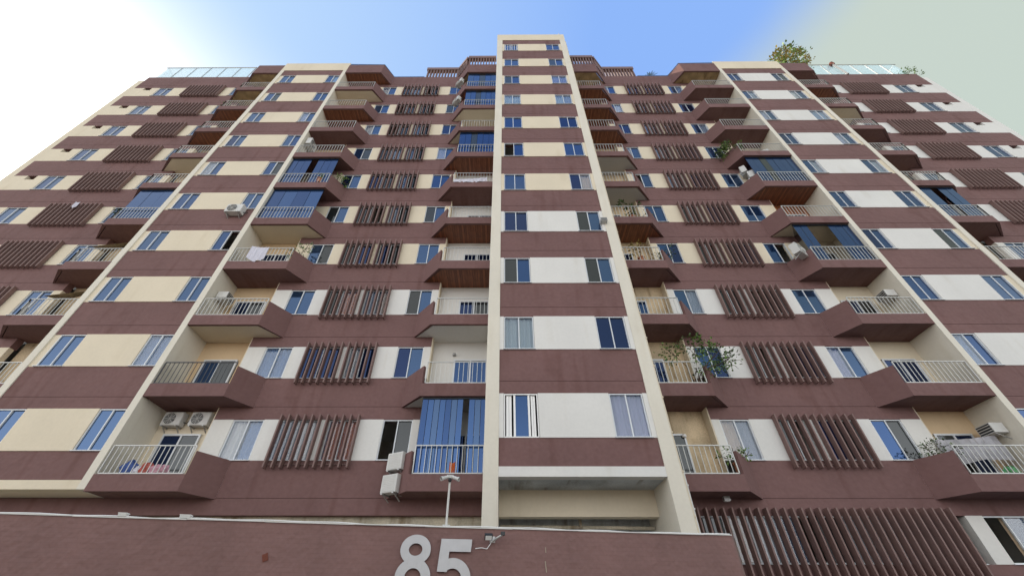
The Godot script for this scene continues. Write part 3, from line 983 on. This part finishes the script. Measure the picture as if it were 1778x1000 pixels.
func things_on_facade() -> void:
	var g := "outdoor units hung on the facade"
	condenser("white condenser nearest the tower on the lowest balcony wall", on_building(-13.55, 1.16, -0.22), 0.0, g, 0.66, 0.46, 0.26)
	condenser("white condenser nearest the curtained window on the lowest balcony wall", on_building(-12.60, 1.16, -0.22), 0.0, g, 0.66, 0.46, 0.26)
	condenser("white condenser sticking out below a window of the cream and brown tower", on_building(-15.1, 11.05, ZT + 0.14), 0.0, g, 0.78, 0.55, 0.3)
	condenser("upper of two stacked white condensers beside the glazed balcony", on_building(-5.36, -0.50, 0.50), -0.45, g, 0.56, 0.50, 0.30, false)
	condenser("lower of two stacked white condensers beside the glazed balcony", on_building(-5.42, -1.13, 0.48), -0.45, g, 0.56, 0.50, 0.30, false)
	condenser("condenser outside the topmost glazed balcony next to the central tower", on_building(-5.42, 26.75, 0.46), -0.75, g, 0.64, 0.52, 0.28)
	condenser("condenser outside the second highest glazed balcony next to the central tower", on_building(-5.42, 23.80, 0.46), -0.75, g, 0.64, 0.52, 0.28)
	condenser("white condenser with round fan hung on a sloping parapet below blue glazing", on_building(11.0, 8.38, 0.74), 0.55, g, 0.85, 0.56, 0.3)
	condenser("upper of two white condensers at the side of a blue glazed balcony", on_building(11.45, 15.35, 0.20), 1.0, g, 0.62, 0.5, 0.28)
	condenser("lower of two white condensers at the side of a blue glazed balcony", on_building(11.62, 14.75, 0.30), 1.0, g, 0.62, 0.5, 0.28)
	condenser("white condenser on the cream side wall of an upper balcony left of centre", on_building(-13.85, 18.0, 0.42), PI / 2, g, 0.7, 0.6, 0.3)
	condenser("white condenser behind the railing of the balcony with the round shrub", on_building(13.2, 17.0, 0.3), -0.4, g, 0.7, 0.55, 0.3)
	window_unit("boxy window air conditioner high on the wall above the hanging sheet", on_building(13.82, 0.72, 0.25), -PI / 2)
	window_unit("boxy window air conditioner on the wall of the third balcony near the right tower", on_building(13.82, 6.35, 0.3), -PI / 2)
	window_unit("dark grilled window air conditioner on the peach balcony left of centre", on_building(-13.82, 6.35, 0.25), PI / 2)
	window_unit("small white unit on the central tower beside a window", on_building(2.18, 9.2, ZC + 0.06), 0.0, 0.45)
	# plants
	plant("potted_tree", "airy young tree spreading over the second balcony beside the central tower", "tree", on_building(4.55, 2.35, 0.55), [[Vector3(-0.55, 1.15, 0.15), 0.42], [Vector3(0.25, 1.3, 0.2), 0.48], [Vector3(0.95, 1.05, 0.2), 0.5], [Vector3(0.55, 0.6, 0.15), 0.5], [Vector3(1.35, 0.75, 0.25), 0.4]], 900, 0.115, "leaf", 4, true, "", "leaf_dark")
	plant("potted_shrub", "round feathery green shrub bulging over a sloping brown parapet", "shrub", on_building(11.55, 16.95, 0.40), [[Vector3(-0.35, 0.55, 0.1), 0.55], [Vector3(-0.8, 0.4, 0.1), 0.36], [Vector3(0.2, 0.6, 0.0), 0.38]], 1500, 0.12, "leaf", 8, true, "", "leaf_dark")
	plant("potted_plant", "grey green plants crowding the balcony with the draped cloth", "plant", on_building(-11.5, 8.55, 0.45), [[Vector3(0.05, 0.5, 0), 0.35], [Vector3(-0.35, 0.3, 0), 0.3], [Vector3(0.3, 0.85, 0), 0.28]], 700, 0.11, "leaf_grey", 12, true, "", "leaf")
	plant("potted_plant", "trailing bright green plant on the parapet of a blue glazed balcony", "plant", on_building(-11.5, 14.4, 0.42), [[Vector3(0.3, 0.3, 0.1), 0.30], [Vector3(0.75, 0.12, 0.0), 0.24]], 900, 0.1, "leaf", 14)
	plant("potted_plant", "small bright green plant poking through the railing of blue glazing", "plant", on_building(-12.0, 14.35, 0.72), [[Vector3(0.0, 0.15, 0.05), 0.24]], 900, 0.1, "leaf", 15)
	plant("potted_plant", "bushy green plant by the window of the fourth balcony beside the central tower", "plant", on_building(5.1, 8.7, 0.22), [[Vector3(0.3, 0.3, 0.1), 0.36], [Vector3(-0.2, 0.15, 0.1), 0.25]], 900, 0.1, "leaf_dark", 17)
	plant("potted_plant", "tall dark leaved plant on the fifth balcony beside the central tower", "plant", on_building(4.2, 11.4, 0.5), [[Vector3(-0.25, 0.9, 0), 0.28], [Vector3(0.3, 0.85, 0), 0.25], [Vector3(0.0, 0.5, 0), 0.25]], 500, 0.16, "leaf_dark", 19)
	plant("potted_plant", "yellowish spiky plant on the fourth balcony under plank ceiling", "plant", on_building(4.0, 8.5, 0.55), [[Vector3(0, 0.75, 0), 0.28], [Vector3(-0.2, 0.4, 0), 0.2]], 500, 0.15, "leaf_yellow", 21)
	plant("potted_plant", "small plant on the window corner of the fifth balcony parapet", "plant", on_building(5.05, 11.6, 0.2), [[Vector3(0.1, 0.28, 0), 0.25]], 900, 0.1, "leaf_grey", 22)
	plant("potted_plant", "straggly dark plant at the corner of the balcony with the hanging sheet", "plant", on_building(11.35, -0.1, 0.35), [[Vector3(0.1, 0.35, 0), 0.32], [Vector3(-0.25, 0.3, 0.1), 0.25], [Vector3(0.55, 0.25, 0.1), 0.25]], 1100, 0.09, "leaf_dark", 23, true, "", "leaf_grey")
	plant("potted_plant", "sprawling plant on the lowest balcony beside the central tower", "plant", on_building(5.1, -0.2, 0.4), [[Vector3(-0.1, 0.3, 0.1), 0.2], [Vector3(0.35, 0.2, 0.0), 0.22], [Vector3(-0.5, 0.1, 0.2), 0.15]], 1000, 0.10, "leaf", 25)
	plant("potted_plant", "dark shrub at the end of the railing of the blue glazed wing balcony", "shrub", on_building(-21.3, 11.6, 0.35), [[Vector3(0, 0.35, 0), 0.4]], 800, 0.12, "leaf_dark", 27)
	plant("potted_plant", "wispy plant on a high wing balcony against the brown band", "plant", on_building(-21.2, 23.2, 0.4), [[Vector3(0, 0.3, 0), 0.4]], 350, 0.15, "leaf", 28)
	# roof greenery
	var tl := [[Vector3(0.2, 4.0, 0), 0.8], [Vector3(1.1, 4.8, 0.1), 0.8], [Vector3(1.8, 3.7, 0), 0.85], [Vector3(0.6, 3.0, 0), 0.9], [Vector3(2.5, 5.2, 0), 0.45], [Vector3(-0.5, 2.8, 0), 0.6], [Vector3(2.3, 2.7, 0), 0.55], [Vector3(1.4, 5.6, 0), 0.5]]
	for L in tl:
		L[0] *= 0.88
		L[1] *= 0.88
	plant("rooftop_tree", "sunlit yellow green tree growing on the roof edge", "tree", on_building(20.75, 29.0, 0.15), tl, 300, 0.26, "leaf_yellow", 41, true, "", "leaf")
	palm(on_building(9.75, 29.35, -0.45))
	plant("rooftop_shrub", "low green creeper hanging at the end of the glass roof fence", "shrub", on_building(30.3, 29.6, -0.3), [[Vector3(0, 0.4, 0), 0.6], [Vector3(0.6, 0.1, 0), 0.4], [Vector3(-0.6, 0.3, 0), 0.4]], 350, 0.16, "leaf", 43)
	# cloths and clutter
	sheet("draped_cloth", "pale lilac cloth draped over the railing of the third floor balcony", "cloth", on_building(-13.35, 8.95, ZT + 0.03), on_building(-12.55, 8.88, ZT + 0.03), 0.78, "cloth_white", 2)
	sheet("hanging_sheet", "crumpled grey white sheet hung below the window air conditioner", "sheet", on_building(11.9, 0.62, 0.1), on_building(13.75, 0.70, 0.3), 0.75, "tarp", 5, 0.05)
	bundle("laundry_bundle", "blue laundry bundled behind the railing of the lowest balcony", on_building(-13.35, -0.62, 0.66), Vector3(0.26, 0.22, 0.14), "cloth_blue", 1)
	bundle("laundry_bundle", "white laundry between blue and red on the lowest balcony", on_building(-13.05, -0.64, 0.66), Vector3(0.16, 0.16, 0.13), "cloth_white", 2)
	bundle("laundry_bundle", "red laundry bundled behind the railing of the lowest balcony", on_building(-12.82, -0.62, 0.68), Vector3(0.17, 0.2, 0.12), "cloth_red", 3)
	bundle("laundry_bundle", "pink laundry bundled behind the railing of the lowest balcony", on_building(-12.45, -0.62, 0.66), Vector3(0.28, 0.17, 0.13), "cloth_pink", 4)
	bundle("plastic_tub", "green tub behind the railing below the hanging sheet", on_building(13.0, -0.65, 0.6), Vector3(0.2, 0.16, 0.16), "plastic_green", 5)
	bundle("plastic_tub", "blue tub at the side of the blue glazed balcony under the shrub", on_building(11.75, 14.3, 0.45), Vector3(0.22, 0.2, 0.16), "plastic_blue", 6)
	sheet("orange_cloth", "small orange cloth behind the railing of the glazed lowest balcony", "cloth", on_building(-3.72, -0.28, 0.80), on_building(-3.55, -0.28, 0.80), 0.3, "cloth_orange", 6)
	sheet("white_banner", "white cloth tied along the railing beside a blue pot on the sixth balcony", "cloth", on_building(-4.75, 14.05, ZT + 0.02), on_building(-3.0, 14.2, ZT + 0.02), 0.3, "cloth_white", 7)
	sheet("white_rag", "small white rag caught on the wing louvres", "cloth", on_building(-24.55, 12.98, 0.34), on_building(-24.3, 12.98, 0.34), 0.4, "cloth_white", 8, 0.015)
	sail("tan shade sail slung over the third wing balcony", [on_building(-19.15, 7.35, 0.1), on_building(-21.0, 6.6, 0.0), on_building(-20.8, 6.2, 0.8), on_building(-19.2, 6.4, 0.85)])
	sail("tan shade sail slung over the fourth wing balcony", [on_building(-19.15, 10.25, 0.1), on_building(-21.0, 9.5, 0.0), on_building(-20.8, 9.1, 0.8), on_building(-19.2, 9.3, 0.85)])
	# folded white board on the lowest balcony by the central tower
	var o := thing("folded_cot", "cream folded board leaning on the lowest balcony beside the central tower", "board", on_building(3.05, -0.95, 0.2))
	var st := begin()
	stbox(st, Vector3(0, 0.62, 0), Vector3(0.3, 0.62, 0.03), Basis(Vector3.RIGHT, -0.1))
	add(o, "panel", st.commit(), M.cream)
	st = begin()
	for k in 3:
		stbox(st, Vector3(0, 0.3 + 0.3 * k, 0.045 - 0.02), Vector3(0.26, 0.02, 0.02))
	add(o, "batten", st.commit(), M.white)
	# sensor lamps
	for q in [[on_building(4.43, -1.12, 0.3), "grey sensor lamp under the lowest balcony beside the central tower"]]:
		var l := thing("sensor_lamp", q[1], "lamp", q[0])
		st = begin()
		stbox(st, Vector3(0, -0.06, 0), Vector3(0.09, 0.06, 0.06))
		add(l, "housing", st.commit(), M.metal_grey)
		st = begin()
		stbox(st, Vector3(0, -0.125, 0.01), Vector3(0.07, 0.006, 0.045))
		add(l, "lens", st.commit(), M.frame_white)
	for q in [[on_building(4.0, 0.9, -0.36), "round white wall lamp on the beige balcony wall", 0.075], [on_building(-4.05, 4.1, -0.36), "small dark oval wall lamp on the white balcony wall", 0.07]]:
		var l := thing("wall_lamp", q[1], "lamp", q[0])
		var sp := SphereMesh.new()
		sp.radius = q[2]
		sp.height = q[2] * 1.8
		add(l, "globe", sp, M.frame_white if q[2] > 0.072 else M.metal_grey, Vector3(0, 0, 0.06))
		st = begin()
		stbox(st, Vector3(0, 0, 0.0), Vector3(0.05, 0.05, 0.02))
		add(l, "base", st.commit(), M.metal_grey)
	# roof mast, slope of red pipe
	o = thing("antenna_mast", "thin leaning antenna mast on the roof left of the pale tower", "antenna", on_building(-19.6, 29.3, -0.3))
	st = begin()
	bar(st, Vector3.ZERO, Vector3(0.1, 2.9, 0), 0.05)
	add(o, "mast", st.commit(), M.metal_grey)
	st = begin()
	for k in 4:
		bar(st, Vector3(-0.35 + 0.04 * k, 1.9 + 0.25 * k, 0), Vector3(0.5 - 0.04 * k, 1.9 + 0.25 * k, 0), 0.025)
	add(o, "aerial", st.commit(), M.metal_grey)
	o = thing("vent_pipe", "pale vent pipe with a rusty red cap leaning at the glass roof fence", "pipe", on_building(24.8, 29.4, 0.05))
	st = begin()
	tube(st, [Vector3(0.25, 0, 0), Vector3(0, 1.9, 0)], 0.07, 0.07, 10)
	add(o, "pipe", st.commit(), M.metal_white)
	st = begin()
	tube(st, [Vector3(0.0, 1.85, 0), Vector3(-0.02, 2.15, 0)], 0.16, 0.14, 10)
	add(o, "cap", st.commit(), M.rust)
	o = thing("roof_box", "small white box on the top of the central tower", "box", on_building(0.0, 32.45, ZC - 0.3))
	st = begin()
	stbox(st, Vector3(0, 0.22, 0), Vector3(0.2, 0.22, 0.15))
	add(o, "box_body", st.commit(), M.metal_white)
	st = begin()
	stbox(st, Vector3(0.32, 0.15, 0), Vector3(0.08, 0.15, 0.1))
	add(o, "side_box", st.commit(), M.metal_grey)
	o = thing("lightning_rod", "lightning rod on the corner of the central tower roof", "rod", on_building(2.4, 32.45, ZC - 0.3))
	st = begin()
	bar(st, Vector3.ZERO, Vector3(0, 1.2, 0), 0.05)
	add(o, "rod", st.commit(), M.metal_grey)
	st = begin()
	stbox(st, Vector3(0, 0.35, 0), Vector3(0.13, 0.1, 0.1))
	add(o, "lamp", st.commit(), M.metal_white)

func palm(at: Vector3) -> void:
	var o := thing("potted_palm", "small palm showing over the roof edge", "palm", at)
	o.scale = Vector3.ONE * 0.6
	var r := RandomNumberGenerator.new()
	r.seed = 77
	var st := begin()
	tube(st, [Vector3.ZERO, Vector3(0.02, 0.6, 0), Vector3(0, 1.25, 0)], 0.12, 0.08, 7)
	add(o, "trunk", st.commit(), M.bark)
	st = begin()
	for k in 15:
		var a := TAU * k / 15 + r.randf() * 0.3
		var up := r.randf_range(0.3, 1.3)
		var d := Vector3(cos(a), up, sin(a)).normalized()
		var base := Vector3(0, 1.25, 0)
		for j in 12:
			var t := 0.15 + j * 0.075
			var q := base + d * t * 1.1 + Vector3(0, -0.55 * t * t, 0)
			var side := d.cross(Vector3.UP).normalized()
			for s in [-1, 1]:
				var e: Vector3 = q + (side * s * 0.9 + d * 0.6).normalized() * 0.28 * (1.1 - t)
				quad(st, q, q + d * 0.05, e, e - d * 0.02)
	add(o, "crown", st.commit(), M.leaf_dark)

# ---------------------------------------------------------------- street wall with the house number
func street_wall() -> void:
	var turn := deg_to_rad(8.1225)
	var o := thing("street_wall", "long brown ribbed street wall carrying the house number", "wall", Vector3(3.167, 0, 6.767), turn)
	# local x runs along the wall (negative to the left), z out towards the street
	var len := 16.0
	var top := 3.585
	add(o, "wall_face", unit(Vector3(len, top, 0.22)), M.street_wall, Vector3(-len / 2, top / 2, -0.11))
	add(o, "return_wall", unit(Vector3(0.22, top - 0.004, 2.2)), M.street_wall, Vector3(-0.112, top / 2 - 0.002, -1.321))
	var st := begin()
	var r := RandomNumberGenerator.new()
	r.seed = 9
	var px := -len
	while px < -0.01:
		var w := minf(r.randf_range(0.7, 1.3), -px)
		stbox(st, Vector3(px + w / 2, top + 0.004 + r.randf_range(-0.003, 0.003), -0.10), Vector3(w / 2 - 0.002, 0.006, 0.112 + r.randf_range(0, 0.012)))
		px += w
	add(o, "coping", st.commit(), M.white)
	var pts := []
	for k in 90:
		pts.append(Vector3(-len + k * len / 89.0, top + 0.018 + 0.005 * sin(k * 1.3) + 0.004 * sin(k * 0.37), -0.02 + 0.01 * sin(k * 0.9)))
	st = begin()
	tube(st, pts, 0.006, 0.006, 5)
	add(o, "cable", st.commit(), M.frame_white)
	# digits: flat metal, standing a little off the wall
	digit_eight(o, -4.345, 3.487)
	digit_five(o, -3.845, 3.449)
	st = begin()
	stbox(st, Vector3(-2.68, 3.36, 0.001), Vector3(0.004, 0.03, 0.002))
	stbox(st, Vector3(-2.69, 3.18, 0.001), Vector3(0.005, 0.06, 0.002), Basis(Vector3.BACK, 0.08))
	add(o, "plaster_scar", st.commit(), M.render)
	st = begin()
	stbox(st, Vector3(-6.1, 3.215, 0.004), Vector3(0.03, 0.04, 0.004), Basis(Vector3.BACK, 0.4))
	add(o, "broken_tile", st.commit(), M.rust)
	# floodlight on a jointed arm
	var wt := Transform3D(Basis(Vector3.UP, turn), Vector3(3.167, 0, 6.767))
	var f := thing("floodlight", "small floodlight on a jointed arm above the number five", "lamp", wt * Vector3(-3.40, 3.44, 0.0), turn)
	st = begin()
	stbox(st, Vector3(0.02, 0.02, 0.006), Vector3(0.035, 0.035, 0.006))
	add(f, "plate", st.commit(), M.metal_grey)
	st = begin()
	tube(st, [Vector3(0.02, 0.0, 0.01), Vector3(0.06, 0.02, 0.10), Vector3(0.14, 0.06, 0.12)], 0.014, 0.012, 6)
	add(f, "arm", st.commit(), M.metal_white)
	st = begin()
	stbox(st, Vector3(-0.045, 0.03, 0.13), Vector3(0.05, 0.034, 0.02), Basis(Vector3.RIGHT, 0.7))
	add(f, "housing", st.commit(), M.frame_dark)
	st = begin()
	stbox(st, Vector3(-0.045, 0.014, 0.146), Vector3(0.04, 0.026, 0.003), Basis(Vector3.RIGHT, 0.7))
	add(f, "lens", st.commit(), M.frame_white)
	st = begin()
	stbox(st, Vector3(0.14, 0.07, 0.12), Vector3(0.025, 0.02, 0.03))
	add(f, "sensor", st.commit(), M.frame_dark)
	st = begin()
	tube(st, [Vector3(0.0, -0.02, 0.012), Vector3(-0.05, -0.085, 0.012), Vector3(-0.12, -0.075, 0.012), Vector3(-0.2, -0.085, 0.012)], 0.006, 0.006, 5)
	add(f, "cable", st.commit(), M.frame_white)
	for q in [[-7.9, "small pale junction box on the wall top, farther from the number"], [-7.19, "small pale junction box on the wall top, nearer the number"]]:
		var jb := thing("junction_box", q[1], "box", wt * Vector3(q[0], top + 0.02, -0.03), turn, "junction boxes on the street wall")
		st = begin()
		stbox(st, Vector3(0, 0.013, 0), Vector3(0.045 if q[0] < -7.5 else 0.06, 0.014, 0.03))
		add(jb, "case", st.commit(), M.metal_white)
		st = begin()
		stbox(st, Vector3(0, 0.030, 0), Vector3(0.05 if q[0] < -7.5 else 0.064, 0.004, 0.034))
		add(jb, "lid", st.commit(), M.frame_white)
	# camera pole on the wall
	var c := thing("camera_pole", "white pole with two security cameras standing on the street wall", "security camera", wt * Vector3(-3.99, top + 0.02, -0.12), turn)
	st = begin()
	tube(st, [Vector3.ZERO, Vector3(0, 0.62, 0)], 0.016, 0.014, 8)
	add(c, "pole", st.commit(), M.metal_white)
	st = begin()
	stbox(st, Vector3(0, 0.012, 0), Vector3(0.05, 0.012, 0.05))
	add(c, "base", st.commit(), M.metal_white)
	st = begin()
	stbox(st, Vector3(0, 0.63, 0), Vector3(0.045, 0.02, 0.03))
	add(c, "bracket", st.commit(), M.metal_white)
	for s in [-1, 1]:
		var cam := begin()
		var d := Vector3(s * 0.8, -0.35, 0.45).normalized()
		tube(cam, [Vector3(s * 0.03, 0.625, 0.02), Vector3(s * 0.03, 0.625, 0.02) + d * 0.10], 0.024, 0.024, 9)
		tube(cam, [Vector3(s * 0.03, 0.625, 0.02) + d * 0.09, Vector3(s * 0.03, 0.625, 0.02) + d * 0.12], 0.030, 0.030, 9)
		add(c, "camera", cam.commit(), M.metal_white)
	var dm := SphereMesh.new()
	dm.radius = 0.026
	dm.height = 0.052
	add(c, "dome", dm, M.black, Vector3(0, 0.58, 0.03))

# flat strip along a path, extruded: a stroke of a digit
func stroke(st: SurfaceTool, outer: Array, inner: Array, z0: float, z1: float, closed: bool) -> void:
	var n := outer.size()
	for i in (n if closed else n - 1):
		var j := (i + 1) % n
		var a: Vector2 = outer[i]
		var b: Vector2 = outer[j]
		var c: Vector2 = inner[j]
		var d: Vector2 = inner[i]
		quad(st, Vector3(a.x, a.y, z1), Vector3(b.x, b.y, z1), Vector3(c.x, c.y, z1), Vector3(d.x, d.y, z1))
		quad(st, Vector3(b.x, b.y, z1), Vector3(a.x, a.y, z1), Vector3(a.x, a.y, z0), Vector3(b.x, b.y, z0))
		quad(st, Vector3(d.x, d.y, z1), Vector3(c.x, c.y, z1), Vector3(c.x, c.y, z0), Vector3(d.x, d.y, z0))
	if not closed:
		for i in [0, n - 1]:
			var a: Vector2 = outer[i]
			var d: Vector2 = inner[i]
			quad(st, Vector3(a.x, a.y, z1), Vector3(d.x, d.y, z1), Vector3(d.x, d.y, z0), Vector3(a.x, a.y, z0))

func ellipse(c: Vector2, rx: float, ry: float, a0: float, a1: float, n: int) -> Array:
	var o := []
	for i in n:
		var a := lerpf(a0, a1, float(i) / (n - 1))
		o.append(c + Vector2(cos(a) * rx, sin(a) * ry))
	return o

func digit_eight(o: Node3D, x: float, top: float) -> void:
	var st := begin()
	var c1 := Vector2(x, top - 0.160)
	var c2 := Vector2(x, top - 0.445)
	var e := TAU * 35.0 / 36.0
	stroke(st, ellipse(c1, 0.187, 0.160, 0, e, 36), ellipse(c1, 0.083, 0.066, 0, e, 36), 0.012, 0.042, true)
	stroke(st, ellipse(c2, 0.212, 0.195, 0, e, 36), ellipse(c2, 0.098, 0.092, 0, e, 36), 0.014, 0.044, true)
	add(o, "digit_eight", st.commit(), M.digit)

func digit_five(o: Node3D, x: float, top: float) -> void:
	var st := begin()
	var l := x - 0.19
	var r := x + 0.20
	# bar and stem
	var ou := [Vector2(r, top), Vector2(l, top), Vector2(l - 0.025, top - 0.345)]
	var inn := [Vector2(r - 0.012, top - 0.135), Vector2(l + 0.108, top - 0.135), Vector2(l + 0.098, top - 0.345)]
	stroke(st, ou, inn, 0.012, 0.044, false)
	var c := Vector2(x - 0.025, top - 0.415)
	stroke(st, ellipse(c, 0.225, 0.213, PI * 0.66, -PI * 0.75, 30), ellipse(c, 0.112, 0.105, PI * 0.80, -PI * 0.75, 30), 0.010, 0.042, false)
	add(o, "digit_five", st.commit(), M.digit)

# ---------------------------------------------------------------- ground and the other side of the street
func ground() -> void:
	tag(box(self, "ground", -300, 300, -0.5, -0.02, -300, 300, M.paving), "", "", "", "structure")
	tag(box(self, "road", -150, 150, -0.02, 0.0, 10.2, 19.0, M.asphalt), "", "", "", "structure")
	tag(box(self, "pavement", -150, 150, -0.019, 0.13, 7.0, 10.2, M.paving), "", "", "", "structure")
	tag(box(self, "pavement_across", -150, 150, -0.019, 0.13, 19.0, 22.0, M.paving), "", "", "", "structure")

func house(label: String, x: float, w: float, h: float, m: String) -> void:
	var o := thing("house", label, "house", Vector3(x, 0, 30), 0.0, "houses across the street")
	add(o, "wall", unit(Vector3(w, h, 9)), M[m], Vector3(0, h / 2, 0))
	var p := begin()
	for s in [-1, 1]:
		var a := Vector3(-w / 2 - 0.3, h, s * 4.8)
		var b := Vector3(w / 2 + 0.3, h, s * 4.8)
		quad(p, a, b, Vector3(w / 2 + 0.3, h + 1.8, 0), Vector3(-w / 2 - 0.3, h + 1.8, 0))
		var e: float = s * (w / 2)
		quad(p, Vector3(e, h, -4.5), Vector3(e, h, 4.5), Vector3(e, h + 1.75, 0), Vector3(e, h + 1.75, 0))
	add(o, "roof", p.commit(), M.roof_tile)
	var k := int(w / 3)
	for i in k:
		for f in int(h / 3.0):
			var q := add(o, "window", unit(Vector3(1.3, 1.3, 0.1)), M.smoke, Vector3(-w / 2 + (i + 0.5) * w / k, 1.7 + 3.0 * f, -4.52))
			add(q, "frame", frame_mesh(1.4, 1.4, 0.05), M.frame_white, Vector3(0, -0.7, -0.02))

func across_the_street() -> void:
	house("cream two storey house with tiled roof across the street, mirrored in low windows", 11.0, 10.0, 6.2, "house")
	house("white house with tiled roof across the street, mirrored in low glazing", -7.0, 12.0, 6.0, "white")
	house("peach house with tiled roof farther along the opposite pavement", -24.0, 13.0, 6.4, "peach")

# ---------------------------------------------------------------- scene
func _ready() -> void:
	rng.seed = 20240
	var cam := Camera3D.new()
	cam.name = "camera"
	cam.projection = Camera3D.PROJECTION_FRUSTUM
	cam.near = 0.1
	cam.far = 900.0
	cam.size = 0.1 * 1000.0 / 703.704
	cam.frustum_offset = Vector2(0.1 * 14.3 / 703.704, 0)
	cam.position = Vector3(0, 2.5, 13.362)
	cam.rotation_degrees = Vector3(40.76, 0.353, 0.112)
	add_child(cam)
	cam.current = true
	var env := Environment.new()
	var sky := Sky.new()
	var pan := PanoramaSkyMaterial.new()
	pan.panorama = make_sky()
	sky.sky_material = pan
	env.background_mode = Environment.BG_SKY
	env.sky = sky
	env.tonemap_mode = Environment.TONE_MAPPER_LINEAR
	env.tonemap_exposure = 1.45
	env.sdfgi_enabled = true
	env.ssao_enabled = true
	env.ssil_enabled = true
	var we := WorldEnvironment.new()
	we.name = "environment"
	we.environment = env
	add_child(we)
	var sun := DirectionalLight3D.new()
	sun.name = "sun"
	sun.light_energy = 1.5
	sun.light_color = Color(1.0, 0.95, 0.86)
	sun.light_angular_distance = 0.5
	sun.shadow_enabled = true
	add_child(sun)
	sun.look_at_from_position(Vector3(-0.76, 0.56, -0.33) * 50.0, Vector3.ZERO, Vector3.UP)

	make_materials()
	ground()
	B = thing("apartment_building", "tall brown and cream apartment building with louvred windows and angled balconies", "building")
	build_core()
	central_tower()
	for s in [-1, 1]:
		outer_tower(s)
		main_wall(s)
		wing(s)
		pergola(s)
	ground_floor()
	balconies()
	roof_edges()
	street_wall()
	things_on_facade()
	across_the_street()
